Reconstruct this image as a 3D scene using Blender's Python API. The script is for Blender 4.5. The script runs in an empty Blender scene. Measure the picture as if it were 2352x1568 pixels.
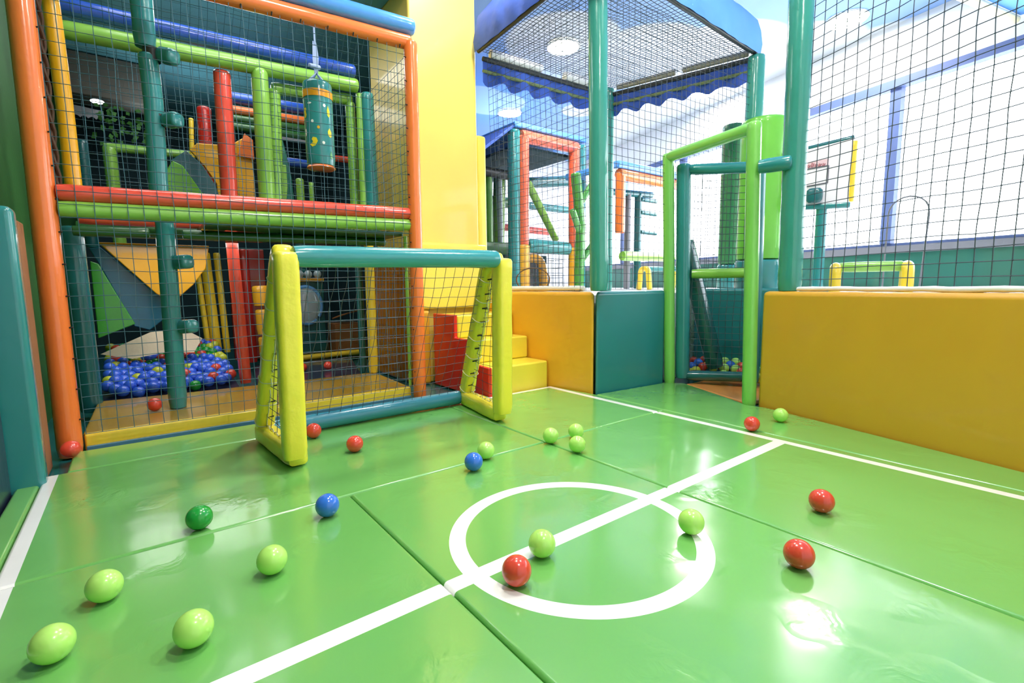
import bpy, bmesh, math, random
from mathutils import Vector, Matrix, noise

random.seed(7)
sc = bpy.context.scene
COL = sc.collection
PI = math.pi

# ------------------------------------------------------------------ materials
def lin(h):
    h = h.lstrip('#')
    out = []
    for i in (0, 2, 4):
        c = int(h[i:i + 2], 16) / 255
        out.append(c / 12.92 if c <= .04045 else ((c + .055) / 1.055) ** 2.4)
    return (*out, 1)

MATS = {}

def new_mat(name):
    m = bpy.data.materials.new(name)
    m.use_nodes = True
    nt = m.node_tree
    return m, nt, nt.nodes['Principled BSDF'], nt.nodes, nt.links

def vinyl(name, hexc, rough=.24, bump=.14, scale=9, coat=.45, var=.06, sss=0):
    """glossy pvc cover: slight colour variation, soft wrinkles in the bump"""
    if name in MATS:
        return MATS[name]
    m, nt, b, N, L = new_mat(name)
    tc = N.new('ShaderNodeTexCoord')
    n1 = N.new('ShaderNodeTexNoise'); n1.inputs['Scale'].default_value = scale; n1.inputs['Detail'].default_value = 3
    n2 = N.new('ShaderNodeTexNoise'); n2.inputs['Scale'].default_value = 2.3; n2.inputs['Detail'].default_value = 2
    L.new(tc.outputs['Object'], n1.inputs['Vector']); L.new(tc.outputs['Object'], n2.inputs['Vector'])
    mx = N.new('ShaderNodeMix'); mx.data_type = 'RGBA'
    c = lin(hexc)
    mx.inputs[6].default_value = (c[0] * (1 - var), c[1] * (1 - var), c[2] * (1 - var), 1)
    mx.inputs[7].default_value = (min(1, c[0] * (1 + var)), min(1, c[1] * (1 + var)), min(1, c[2] * (1 + var)), 1)
    L.new(n2.outputs['Fac'], mx.inputs[0]); L.new(mx.outputs[2], b.inputs['Base Color'])
    bp = N.new('ShaderNodeBump'); bp.inputs['Strength'].default_value = bump; bp.inputs['Distance'].default_value = .02
    L.new(n1.outputs['Fac'], bp.inputs['Height']); L.new(bp.outputs['Normal'], b.inputs['Normal'])
    b.inputs['Roughness'].default_value = rough
    b.inputs['Coat Weight'].default_value = coat
    b.inputs['Coat Roughness'].default_value = .08
    if sss:
        b.inputs['Subsurface Weight'].default_value = sss
        b.inputs['Subsurface Radius'].default_value = (.02, .02, .02)
    MATS[name] = m
    return m

def matte(name, hexc, rough=.7, bump=.1, scale=30):
    return vinyl(name, hexc, rough=rough, bump=bump, scale=scale, coat=0, var=.08)

def emit(name, hexc, strength):
    if name in MATS:
        return MATS[name]
    m, nt, b, N, L = new_mat(name)
    b.inputs['Base Color'].default_value = lin(hexc)
    b.inputs['Emission Color'].default_value = lin(hexc)
    b.inputs['Emission Strength'].default_value = strength
    MATS[name] = m
    return m

ORANGE = vinyl('orange_vinyl', '#F27A38')
RED = vinyl('red_vinyl', '#EA523E')
REDSTEP = vinyl('red_step_vinyl', '#DE2418', rough=.4)
GOALY = vinyl('lemon_vinyl', '#F6E642', rough=.4, bump=.2, scale=16)
YELLOW = vinyl('yellow_vinyl', '#F2D03A', rough=.35)
STEPY = vinyl('step_yellow_vinyl', '#EFDC48', rough=.38)
AMBER = vinyl('amber_vinyl', '#EDAC2E', rough=.42, bump=.06)
WALLORANGE = vinyl('orange_wall_vinyl', '#DDA32C', rough=.45, bump=.05, scale=5)
TEAL = vinyl('teal_vinyl', '#2E8688', rough=.25)
GOALTEAL = vinyl('goal_teal_vinyl', '#3A969C', rough=.2)
CAGETEAL = vinyl('cage_teal_vinyl', '#3C9487', rough=.22)
TEALWALL = vinyl('teal_wall_vinyl', '#237C80', rough=.35, bump=.25, scale=4)
DEEPTEAL = vinyl('deep_teal_vinyl', '#1D6468', rough=.25)
LIME = vinyl('lime_vinyl', '#8CC450', rough=.28)
GATELIME = vinyl('gate_lime_vinyl', '#82CE5E', rough=.3, bump=.04)
BLUE = vinyl('blue_vinyl', '#2F5BC4', rough=.25)
SKYBLUE = vinyl('pale_blue_vinyl', '#4D93E0', rough=.22)
CANOPYBLUE = vinyl('canopy_blue_fabric', '#5C9BEA', rough=.7, bump=.25, scale=6, coat=0)
DEEPBLUE = vinyl('valance_blue_fabric', '#3358B8', rough=.7, bump=.2, scale=12, coat=0)
NAVY = vinyl('navy_vinyl', '#232B44', rough=.35)
GREENWALL = matte('green_wall_paint', '#276628', rough=.6)
DARKGREEN = vinyl('dark_green_vinyl', '#1F5A22', rough=.35)
BROWN = matte('brown_board', '#9A6846', rough=.6)
BOXBROWN = matte('cardboard_brown', '#8A5A2C')
BEIGE = matte('beige_cloth', '#CFC0A4')
WHITE = matte('white_paint', '#F4F5F7', rough=.6, bump=.02)
WHITEPAD = vinyl('white_pad_vinyl', '#EDEEF2', rough=.4)
GREY = matte('grey_paint', '#74767E', rough=.5)
FRAMEBLUE = matte('window_frame_blue', '#56699A', rough=.5, bump=.02)
DARK = matte('dark_backdrop_paint', '#1C3C44', rough=.8)
DARKCEIL = matte('dark_teal_ceiling_paint', '#5C9AAA', rough=.8)
STEEL = matte('dark_steel', '#2B2F31', rough=.4)
NETDARK = matte('dark_net_cord', '#22364A', rough=.7, bump=0)
NETBLUE = matte('blue_grey_net_cord', '#39606F', rough=.7, bump=0)
NETGREY = matte('grey_net_cord', '#3F4C56', rough=.7, bump=0)
NETGOAL = matte('goal_net_cord', '#4B4A5C', rough=.7, bump=0)
CORDWHITE = matte('white_lacing_cord', '#D8D6B4', rough=.7, bump=0)
CORDDARK = matte('dark_lacing_cord', '#1E211F', rough=.7, bump=0)
ROPE = matte('brown_rope', '#4A3525', rough=.8)
STRAP = matte('blue_white_strap', '#9DB2D8')
SILVER = vinyl('mirror_dome', '#B4C4CE', rough=.08, bump=0, coat=.9)
DECALY = vinyl('decal_yellow', '#EFD62C', rough=.3, bump=0)
DECALW = vinyl('decal_white', '#E6EDE8', rough=.3, bump=0)
PRINTRED = matte('printed_red', '#B0626C', bump=0)
PRINTPINK = matte('printed_pink', '#E0C0C6', bump=0)
BALL = {
    'red': vinyl('ball_red_plastic', '#DE4836', rough=.22, bump=0, coat=.35, var=.02),
    'lime': vinyl('ball_lime_plastic', '#B6EC72', rough=.25, bump=0, coat=.3, var=.02),
    'blue': vinyl('ball_blue_plastic', '#3474DE', rough=.22, bump=0, coat=.35, var=.02),
    'green': vinyl('ball_green_plastic', '#1F9A3C', rough=.22, bump=0, coat=.35, var=.02),
    'deepblue': vinyl('ball_deep_blue_plastic', '#3566E4', rough=.22, bump=0, coat=.35, var=.02),
    'olive': vinyl('ball_yellow_green_plastic', '#BFC83A', rough=.25, bump=0, coat=.3, var=.02),
}

def floor_mat_material():
    """green pvc mat with the white pitch markings laid out in metres"""
    m, nt, b, N, L = new_mat('green_mat_vinyl')
    geo = N.new('ShaderNodeNewGeometry')
    sep = N.new('ShaderNodeSeparateXYZ'); L.new(geo.outputs['Position'], sep.inputs[0])

    def M(op, a, c=None, d=None):
        n = N.new('ShaderNodeMath'); n.operation = op
        for i, v in enumerate((a, c, d)):
            if v is None:
                continue
            if isinstance(v, (int, float)):
                n.inputs[i].default_value = v
            else:
                L.new(v, n.inputs[i])
        return n.outputs[0]
    X, Y = sep.outputs[0], sep.outputs[1]

    def band(v, c, w):
        return M('LESS_THAN', M('ABSOLUTE', M('SUBTRACT', v, c)), w / 2)

    def rng(v, a, c):
        return M('MULTIPLY', M('GREATER_THAN', v, a), M('LESS_THAN', v, c))
    side_l = M('MULTIPLY', band(X, -.347, .048), M('LESS_THAN', Y, 2.86))
    side_r = M('MULTIPLY', band(X, 2.535, .045), M('LESS_THAN', Y, 2.86))
    mid = M('MULTIPLY', band(Y, 1.078, .055), rng(X, -.4, 2.55))
    end = M('MULTIPLY', band(Y, 2.83, .05), rng(X, 1.62, 2.56))
    dx = M('SUBTRACT', X, 1.078); dy = M('SUBTRACT', Y, 1.068)
    r = M('SQRT', M('ADD', M('MULTIPLY', dx, dx), M('MULTIPLY', dy, dy)))
    circ = band(r, .387, .052)
    mask = M('MAXIMUM', M('MAXIMUM', side_l, side_r), M('MAXIMUM', M('MAXIMUM', mid, end), circ))
    n2 = N.new('ShaderNodeTexNoise'); n2.inputs['Scale'].default_value = 1.6; n2.inputs['Detail'].default_value = 2
    L.new(geo.outputs['Position'], n2.inputs['Vector'])
    g = N.new('ShaderNodeMix'); g.data_type = 'RGBA'
    g.inputs[6].default_value = lin('#6AAE55'); g.inputs[7].default_value = lin('#75B964')
    L.new(n2.outputs['Fac'], g.inputs[0])
    seam_glint = M('MAXIMUM', M('MULTIPLY', band(Y, 1.824, .011), rng(X, -.4, 2.5)), M('MULTIPLY', band(Y, 2.848, .012), rng(X, -.32, 1.6)))  # pale bands paint in the light caught by the raised seam edges
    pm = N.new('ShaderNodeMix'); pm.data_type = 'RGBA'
    L.new(M('MULTIPLY', seam_glint, .75), pm.inputs[0]); L.new(g.outputs[2], pm.inputs[6]); pm.inputs[7].default_value = lin('#B9E0A6')
    mx = N.new('ShaderNodeMix'); mx.data_type = 'RGBA'
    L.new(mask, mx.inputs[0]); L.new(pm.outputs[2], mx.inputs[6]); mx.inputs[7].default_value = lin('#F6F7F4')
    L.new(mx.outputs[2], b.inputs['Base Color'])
    # broad sag + patches of crumpled film
    n1 = N.new('ShaderNodeTexNoise'); n1.inputs['Scale'].default_value = 2.2; n1.inputs['Detail'].default_value = 2
    n3 = N.new('ShaderNodeTexNoise'); n3.inputs['Scale'].default_value = 13; n3.inputs['Detail'].default_value = 3
    n3.inputs['Distortion'].default_value = 1.2
    n4 = N.new('ShaderNodeTexNoise'); n4.inputs['Scale'].default_value = 2.8
    for n in (n1, n3, n4):
        L.new(geo.outputs['Position'], n.inputs['Vector'])
    patch = M('MULTIPLY', M('MAXIMUM', M('SUBTRACT', n4.outputs['Fac'], .54), 0), 2.0)
    h = M('ADD', M('MULTIPLY', n1.outputs['Fac'], .55), M('MULTIPLY', n3.outputs['Fac'], patch))
    bp = N.new('ShaderNodeBump'); bp.inputs['Strength'].default_value = .4; bp.inputs['Distance'].default_value = .03
    L.new(h, bp.inputs['Height']); L.new(bp.outputs['Normal'], b.inputs['Normal'])
    b.inputs['Roughness'].default_value = .22
    b.inputs['Coat Weight'].default_value = .6
    b.inputs['Coat Roughness'].default_value = .11
    L.new(bp.outputs['Normal'], b.inputs['Coat Normal'])
    return m
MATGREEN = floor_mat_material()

def ceiling_material():
    """sky-blue painted ceiling with white cloud shapes"""
    m, nt, b, N, L = new_mat('cloud_ceiling_paint')
    geo = N.new('ShaderNodeNewGeometry')
    blobs = [(7.2, 3.2, .9), (6.4, 3.75, .9), (8.2, 2.4, 1.0), (8.0, 4.9, 1.8), (9.3, 6.3, 1.9), (5.3, 5.2, .95),
             (5.0, 6.95, .55), (4.6, 6.9, .5), (4.5, 4.75, .75), (5.6, 4.3, .8), (6.4, 6.3, .35)]
    out = None
    for x, y, r in blobs:
        d = N.new('ShaderNodeVectorMath'); d.operation = 'DISTANCE'
        L.new(geo.outputs['Position'], d.inputs[0]); d.inputs[1].default_value = (x, y, 3.8)
        s = N.new('ShaderNodeMapRange'); s.inputs[1].default_value = r * .92; s.inputs[2].default_value = r
        s.inputs[3].default_value = 1; s.inputs[4].default_value = 0
        L.new(d.outputs['Value'], s.inputs[0])
        if out is None:
            out = s.outputs[0]
        else:
            mm = N.new('ShaderNodeMath'); mm.operation = 'MAXIMUM'
            L.new(out, mm.inputs[0]); L.new(s.outputs[0], mm.inputs[1]); out = mm.outputs[0]
    mx = N.new('ShaderNodeMix'); mx.data_type = 'RGBA'
    mx.inputs[6].default_value = lin('#7FA2D4'); mx.inputs[7].default_value = lin('#C9D0D4')
    L.new(out, mx.inputs[0]); L.new(mx.outputs[2], b.inputs['Base Color'])
    b.inputs['Roughness'].default_value = .7
    return m
CEILMAT = ceiling_material()

# ------------------------------------------------------------------ mesh building
class MB:
    def __init__(s):
        s.v = []; s.f = []

    def add(s, vs, fs):
        o = len(s.v)
        s.v += [Vector(p) for p in vs]
        s.f += [tuple(i + o for i in f) for f in fs]
        return s

    def tube(s, pts, r, seg=16, cap=True, sq=2.0, wob=.018, step=.05, roll=0.0):
        """swept sleeve with rounded ends; sq>2 gives a rounded-square section; wob = vinyl puckers"""
        P = [Vector(p) for p in pts]
        path = []
        for a, b in zip(P, P[1:]):
            n = max(1, min(60, int((b - a).length / step)))
            for k in range(n):
                path.append(a.lerp(b, k / n))
        path.append(P[-1])
        n = len(path)
        tang = []
        for i in range(n):
            t = path[min(i + 1, n - 1)] - path[max(i - 1, 0)]
            tang.append(t.normalized())
        up = Vector((0, 0, 1)) if abs(tang[0].z) < .9 else Vector((0, 1, 0))
        side = tang[0].cross(up).normalized()
        rings = []
        er = min(r * .35, .02)

        def ring(c, t, sd, rad, seed):
            u2 = sd.cross(t).normalized()
            vs = []
            for k in range(seg):
                a = 2 * PI * (k + .5) / seg + roll
                ca, sa = math.cos(a), math.sin(a)
                rr = rad / ((abs(ca) ** sq + abs(sa) ** sq) ** (1 / sq))
                if wob:
                    q = c * 14 + Vector((ca, sa, 0)) * .9 + Vector((seed, 0, 0))
                    rr *= 1 + wob * noise.noise(q)
                vs.append(c + sd * ca * rr + u2 * sa * rr)
            return vs
        sd = side
        frames = []
        for i in range(n):
            t = tang[i]
            sd = (sd - t * sd.dot(t)).normalized()
            frames.append(sd.copy())
        if cap:
            for k in (0, 1):
                ang = k * PI / 4
                rings.append(ring(path[0] - tang[0] * (er * (math.cos(ang)) - er), tang[0], frames[0], r - er + er * math.sin(ang), 0))
        for i in range(1 if cap else 0, n - 1 if cap else n):
            rings.append(ring(path[i], tang[i], frames[i], r, 0))
        if cap:
            rings_end = []
            for k in (1, 0):
                ang = k * PI / 4
                rings_end.append(ring(path[-1] + tang[-1] * (er * math.cos(ang) - er), tang[-1], frames[-1], r - er + er * math.sin(ang), 0))
            rings += [ring(path[-1] - tang[-1] * er, tang[-1], frames[-1], r, 0)] + rings_end
        vs = [v for rg in rings for v in rg]
        fs = []
        for i in range(len(rings) - 1):
            for k in range(seg):
                k2 = (k + 1) % seg
                fs.append((i * seg + k, i * seg + k2, (i + 1) * seg + k2, (i + 1) * seg + k))
        if cap:
            fs.append(tuple(range(seg - 1, -1, -1)))
            fs.append(tuple((len(rings) - 1) * seg + k for k in range(seg)))
        return s.add(vs, fs)

    def box(s, lo, hi):
        x0, y0, z0 = lo; x1, y1, z1 = hi
        return s.add([(x0, y0, z0), (x1, y0, z0), (x1, y1, z0), (x0, y1, z0), (x0, y0, z1), (x1, y0, z1), (x1, y1, z1), (x0, y1, z1)],
                     [(0, 3, 2, 1), (4, 5, 6, 7), (0, 1, 5, 4), (1, 2, 6, 5), (2, 3, 7, 6), (3, 0, 4, 7)])

    def prism(s, poly, z0, z1):
        n = len(poly)
        vs = [(x, y, z0) for x, y in poly] + [(x, y, z1) for x, y in poly]
        fs = [tuple(range(n - 1, -1, -1)), tuple(range(n, 2 * n))]
        fs += [(i, (i + 1) % n, n + (i + 1) % n, n + i) for i in range(n)]
        return s.add(vs, fs)

    def plate(s, pts, off):
        """flat polygon in space given thickness along the vector off"""
        n = len(pts); off = Vector(off)
        vs = [Vector(p) for p in pts] + [Vector(p) + off for p in pts]
        fs = [tuple(range(n - 1, -1, -1)), tuple(range(n, 2 * n))]
        fs += [(i, (i + 1) % n, n + (i + 1) % n, n + i) for i in range(n)]
        return s.add(vs, fs)

    def sphere(s, c, r, nu=28, nv=16, sx=1, sy=1, sz=1):
        vs = [(c[0], c[1], c[2] - r * sz)]
        for j in range(1, nv):
            a = -PI / 2 + PI * j / nv
            for i in range(nu):
                t = 2 * PI * i / nu
                vs.append((c[0] + r * sx * math.cos(a) * math.cos(t), c[1] + r * sy * math.cos(a) * math.sin(t), c[2] + r * sz * math.sin(a)))
        vs.append((c[0], c[1], c[2] + r * sz))
        fs = [(0, 1 + (i + 1) % nu, 1 + i) for i in range(nu)]
        for j in range(nv - 2):
            for i in range(nu):
                a = 1 + j * nu; b = a + nu; i2 = (i + 1) % nu
                fs.append((a + i, a + i2, b + i2, b + i))
        a = 1 + (nv - 2) * nu
        fs += [(a + i, a + (i + 1) % nu, len(vs) - 1) for i in range(nu)]
        return s.add(vs, fs)

    def cord(s, pts, r, n=3):
        P = [Vector(p) for p in pts]
        m = len(P)
        vs = []
        for i in range(m):
            t = (P[min(i + 1, m - 1)] - P[max(i - 1, 0)]).normalized()
            up = Vector((0, 0, 1)) if abs(t.z) < .8 else Vector((1, 0, 0))
            a = t.cross(up).normalized(); b = a.cross(t)
            for k in range(n):
                an = 2 * PI * k / n
                vs.append(P[i] + a * math.cos(an) * r + b * math.sin(an) * r)
        fs = [(i * n + k, i * n + (k + 1) % n, (i + 1) * n + (k + 1) % n, (i + 1) * n + k) for i in range(m - 1) for k in range(n)]
        return s.add(vs, fs)

    def net(s, A, B, Cc, D, pitch, r=.002, amp=.012, seed=0, knot=0):
        """square-mesh net over the quad A-B-C-D, slack displaced so that crossings stay knotted"""
        A, B, Cc, D = map(Vector, (A, B, Cc, D))
        nu = max(2, round(((B - A).length + (Cc - D).length) / 2 / pitch))
        nv = max(2, round(((D - A).length + (Cc - B).length) / 2 / pitch))
        nrm = (B - A).cross(D - A).normalized()
        ua = (B - A).normalized(); va = (D - A).normalized()

        def P(i, j):
            u, v = i / nu, j / nv
            p = A.lerp(B, u).lerp(D.lerp(Cc, u), v)
            e = math.sin(PI * u) * math.sin(PI * v)
            e2 = min(1, 6 * min(u, 1 - u, v, 1 - v))
            q = p * 5 + Vector((seed, 0, 0))
            p = p + nrm * amp * e * 2 * noise.noise(p * 1.7 + Vector((seed, 3, 1)))
            p = p + ua * amp * .8 * e2 * noise.noise(q) + va * amp * .8 * e2 * noise.noise(q + Vector((9, 9, 9)))
            return p
        for i in range(nu + 1):
            s.cord([P(i, j) for j in range(nv + 1)], r)
        for j in range(nv + 1):
            s.cord([P(i, j) for i in range(nu + 1)], r)
        if knot:
            for i in range(nu + 1):
                for j in range(nv + 1):
                    c = P(i, j)
                    s.add([c + Vector(d) * knot for d in ((1, 0, 0), (-1, 0, 0), (0, 1, 0), (0, -1, 0), (0, 0, 1), (0, 0, -1))],
                          [(0, 2, 4), (2, 1, 4), (1, 3, 4), (3, 0, 4), (2, 0, 5), (1, 2, 5), (3, 1, 5), (0, 3, 5)])
        return s

    def ringcord(s, c, axis, R, r, n=18, sq=2.0, roll=0):
        c = Vector(c); axis = Vector(axis).normalized()
        up = Vector((0, 0, 1)) if abs(axis.z) < .9 else Vector((0, 1, 0))
        a = axis.cross(up).normalized(); b = a.cross(axis)
        pts = []
        for k in range(n + 1):
            t = 2 * PI * k / n + roll
            ca, sa = math.cos(t), math.sin(t)
            rr = R / ((abs(ca) ** sq + abs(sa) ** sq) ** (1 / sq))
            pts.append(c + a * ca * rr + b * sa * rr)
        return s.cord(pts, r, 4)

def obj(name, mb, mat, parent=None, loc=None, bevel=0, smooth=True, seg=3, angle=40):
    me = bpy.data.meshes.new(name)
    if parent is not None:
        o0 = PLOC[parent.name]
    else:
        o0 = Vector(loc) if loc is not None else Vector((0, 0, 0))
    me.from_pydata([v - o0 for v in mb.v], [], mb.f)
    me.materials.append(mat)
    me.update()
    if smooth:
        me.polygons.foreach_set('use_smooth', [True] * len(me.polygons))
    o = bpy.data.objects.new(name, me)
    COL.objects.link(o)
    if parent is not None:
        o.parent = parent
        PLOC[o.name] = o0
    else:
        o.location = o0
        PLOC[o.name] = o0
    if bevel:
        md = o.modifiers.new('soft_edge', 'BEVEL'); md.width = bevel; md.segments = seg; md.limit_method = 'ANGLE'; md.angle_limit = math.radians(angle)
        w = o.modifiers.new('weighted', 'WEIGHTED_NORMAL'); w.keep_sharp = True
    elif smooth:
        try:
            me.set_sharp_from_angle(angle=math.radians(50))
        except Exception:
            pass
    return o
PLOC = {}

def thing(name, label, cat, loc, group=None):
    o = bpy.data.objects.new(name, None)
    COL.objects.link(o)
    o.location = loc
    o.empty_display_size = .1
    PLOC[o.name] = Vector(loc)
    return tag(o, label, cat, group)

def tag(o, label, cat, group=None, kind=None):
    o['label'] = label; o['category'] = cat
    if group: o['group'] = group
    if kind: o['kind'] = kind
    return o

def struct(name, mb, mat, label=None, cat=None, bevel=0, loc=(0, 0, 0), smooth=True):
    o = obj(name, mb, mat, None, loc, bevel=bevel, smooth=smooth)
    o['kind'] = 'structure'
    if label: o['label'] = label
    if cat: o['category'] = cat
    return o

def smooth_path(pts, k=.35, n=5):
    """round the corners of a polyline"""
    P = [Vector(p) for p in pts]
    out = [P[0]]
    for i in range(1, len(P) - 1):
        a, b, c = P[i - 1], P[i], P[i + 1]
        d = min(k, (a - b).length / 2, (c - b).length / 2)
        s0 = b + (a - b).normalized() * d; s1 = b + (c - b).normalized() * d
        for j in range(n + 1):
            t = j / n
            out.append(s0.lerp(b, t).lerp(b.lerp(s1, t), t))
    out.append(P[-1])
    return out

# ------------------------------------------------------------------ the room shell
struct('floor', MB().box((-3, -2.5, -.12), (9.5, 9.4, -.045)), DEEPTEAL, 'dark sub-floor under the green play mats', 'floor')
CEIL_Z = 3.8
struct('ceiling', MB().box((-3, -2.5, CEIL_Z), (9.5, 9.4, CEIL_Z + .1)), CEILMAT, 'pale blue ceiling painted with white clouds', 'ceiling')
struct('wall_left.001', MB().box((2.62, 4.64, -.045), (2.7, 8.6, CEIL_Z)), DARK, 'dark partition between the maze and the bright hall', 'wall')
struct('wall_back', MB().box((2.7, 9.0, -.045), (9.5, 9.2, CEIL_Z)), WHITE, 'white far wall of the bright hall', 'wall')
struct('wall_back.001', MB().box((-3, 8.6, -.045), (2.7, 8.8, CEIL_Z)), DARK, 'dark far wall behind the climbing maze', 'wall')
struct('wall_left', MB().box((-.62, -1.2, -.045), (-.5, 8.6, CEIL_Z)), GREENWALL, 'green painted wall at the left edge', 'wall')
struct('ceiling.001', MB().prism([(-.5, 3.5), (1.9, 3.5), (1.9, 4.62), (2.62, 4.62), (2.62, 8.6), (-.5, 8.6)], 3.2, 3.26), DARKCEIL, 'dark teal ceiling panel over the climbing maze', 'ceiling')

# window wall, turned 14 degrees from the mats
UW = Vector((.2419, .9703, 0)); NW = Vector((-.9703, .2419, 0))
W0 = Vector((7.056, .8166, 0))
def wp(s, z, d=0):
    p = W0 + UW * s + NW * d
    return (p.x, p.y, z)
def wbox(s0, s1, z0, z1, d0, d1):
    return MB().add([wp(s0, z0, d0), wp(s1, z0, d0), wp(s1, z0, d1), wp(s0, z0, d1), wp(s0, z1, d0), wp(s1, z1, d0), wp(s1, z1, d1), wp(s0, z1, d1)],
                    [(0, 1, 2, 3), (4, 7, 6, 5), (0, 4, 5, 1), (1, 5, 6, 2), (2, 6, 7, 3), (3, 7, 4, 0)])
GREENPANEL = vinyl('dark_green_padding', '#1E6B5C', rough=.5, bump=.1)
struct('wall_right', wbox(-4, 8.6, -.045, 1.13, -.12, 0), GREENPANEL, 'dark green padded lower wall below the windows', 'wall')
struct('wall_right.001', wbox(-4, 8.6, 3.16, CEIL_Z, -.12, 0), WHITE, 'white wall above the windows', 'wall')
struct('trim_1', wbox(-4, 8.6, 1.13, 1.215, -.12, .06), GREY, 'grey sill under the tall windows', 'sill')
GLOW = emit('daylight_glass', '#F4F8FF', 4.5)
cuts = [-4, -2.1, -.3, 1.26, 3.0, 4.8, 6.6, 8.6]
for i in range(len(cuts) - 1):
    e = obj('window_%d' % (i + 1), wbox(cuts[i], cuts[i + 1], 1.215, 1.25, -.1, 0), FRAMEBLUE, None, (0, 0, 0), bevel=.004)
    e['kind'] = 'structure'
    obj('top_rail', wbox(cuts[i], cuts[i + 1], 3.06, 3.16, -.1, .05), FRAMEBLUE, e)
    obj('mullion', wbox(cuts[i + 1] - .06, cuts[i + 1] + .06, 1.25, 3.06, -.1, .02), FRAMEBLUE, e)
    obj('glass', wbox(cuts[i] + .06, cuts[i + 1] - .06, 1.25, 3.06, -.08, -.06), GLOW, e)

# ------------------------------------------------------------------ floor mats
def mat_tile(poly, label, z1=0.0):
    cx = sum(p[0] for p in poly) / len(poly); cy = sum(p[1] for p in poly) / len(poly)
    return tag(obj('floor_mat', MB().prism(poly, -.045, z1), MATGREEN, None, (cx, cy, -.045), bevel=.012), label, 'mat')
g = .0015
def rect(x0, y0, x1, y1): return [(x0 + g, y0 + g), (x1 - g, y0 + g), (x1 - g, y1 - g), (x0 + g, y1 - g)]
mat_tile(rect(-.372, -.6, .603, 1.83), 'green vinyl floor mat carrying the three lime balls at the lower left')
mat_tile(rect(.603, -.6, 1.612, 1.83), 'green vinyl floor mat printed with most of the white centre circle')
mat_tile(rect(1.612, -.6, 2.62, 1.83), 'green vinyl floor mat where the white halfway line meets the sideline')
mat_tile(rect(-.372, 1.83, 1.612, 2.855), 'long green vinyl floor mat under the yellow goal')
mat_tile([(1.6135, 1.8315), (2.6185, 1.8315), (2.6185, 2.42), (2.565, 2.853), (1.6135, 2.853)], 'green vinyl floor mat with the white corner, in front of the yellow steps')
mat_tile([(-.3, 2.857), (1.98, 2.857), (1.98, 3.0), (1.68, 3.15), (-.3, 3.2)], 'narrow green mat strip along the foot of the orange netted frame')
mat_tile(rect(-.448, -.6, -.372, 2.8), 'narrow green mat strip against the dark padded left wall')
mat_tile([(2.6215, -.6), (2.69, -.6), (2.895, .263), (3.165, 1.45), (3.14, 1.56), (3.2, 1.66), (3.46, 2.24), (3.345, 2.352), (2.6215, 2.415)],
         'green floor mat strip along the long orange padded wall')
tag(obj('pit_step', MB().prism([(3.24, 1.63), (3.9, 1.5), (4.0, 2.2), (3.485, 2.235)], -.045, -.01), vinyl('step_apricot_vinyl', '#F7A45A'), None, (3.5, 1.9, -.045), bevel=.01),
    'orange floor pad just inside the lime green gate', 'mat')

# ------------------------------------------------------------------ left wall padding
def pad_box(name, lo, hi, mat, label, cat='wall pad', bevel=.025):
    c = ((lo[0] + hi[0]) / 2, (lo[1] + hi[1]) / 2, lo[2])
    return tag(obj(name, MB().box(lo, hi), mat, None, c, bevel=bevel), label, cat)
pad_box('wall_pad', (-.498, 2.1, -.04), (-.452, 2.725, 1.13), NAVY, 'dark navy wall pad directly left of the teal end pad', bevel=.015)
pad_box('wall_pad', (-.498, .9, -.04), (-.452, 2.095, 1.13), vinyl('charcoal_green_vinyl', '#16241F', rough=.4), 'blackish green wall pad at the extreme left edge', bevel=.015)
pad_box('wall_pad', (-.496, 2.735, -.04), (-.352, 2.83, 1.13), TEAL, 'narrow teal padded wall end beside the orange corner post')
tag(obj('wall_board', MB().box((-.42, 2.84, -.04), (-.372, 3.13, 1.10)), BROWN, None, (-.39, 3, -.04), bevel=.006), 'brown wooden board between the teal pad and the orange post', 'board')

# ------------------------------------------------------------------ front netted play frame
FY = 3.27
fr = thing('netted_play_gym', 'large orange netted front frame of the climbing maze behind the goal', 'play structure', (.65, FY, -.04))
obj('post', MB().tube([(-.318, FY, -.04), (-.312, FY, 1.2), (-.305, FY, 2.62)], .052), ORANGE, fr)
obj('post', MB().tube([(1.622, 3.245, -.04), (1.64, 3.25, 2.47)], .047), ORANGE, fr)
obj('top_rail', MB().tube([(-.3, FY, 2.37), (1.65, FY, 2.468)], .047), ORANGE, fr)
obj('blue_rail', MB().tube([(-.3, FY, 2.475), (1.675, FY, 2.572)], .055), SKYBLUE, fr)
obj('red_rail', MB().tube([(-.262, FY, 1.27), (1.6, FY, 1.312)], .042, wob=.05), RED, fr)
obj('lime_rail', MB().tube([(-.262, FY, 1.192), (1.6, FY, 1.232)], .042), LIME, fr)
nb = MB().net((-.25, FY - .02, .07), (1.58, FY - .02, .06), (1.595, FY - .02, 1.17), (-.255, FY - .02, 1.15), .066, r=.0019, seed=1)
nb.net((-.255, FY - .045, 1.15), (1.595, FY - .045, 1.17), (1.6, FY - .02, 2.44), (-.255, FY - .02, 2.33), .066, r=.0019, seed=2)
obj('net', nb, NETBLUE, fr)
def tie(parent, c, d, L_=.022, r=.0042):
    c = Vector(c); d = Vector(d).normalized()
    return obj('tie', MB().tube([c - d * L_ / 2, c + d * L_ / 2], r, seg=6, wob=0), CORDDARK, parent)
for k in range(15):
    z = .15 + k * .155
    tie(fr, (-.262, FY - .022, z), (1, -.5, .1)); tie(fr, (1.587, 3.23, z + .03), (1, .5, .1))
for k in range(12):
    x = -.2 + k * .16
    tie(fr, (x, FY - .025, 2.325 + (x + .3) * .0503), (.1, -.4, 1))

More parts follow.
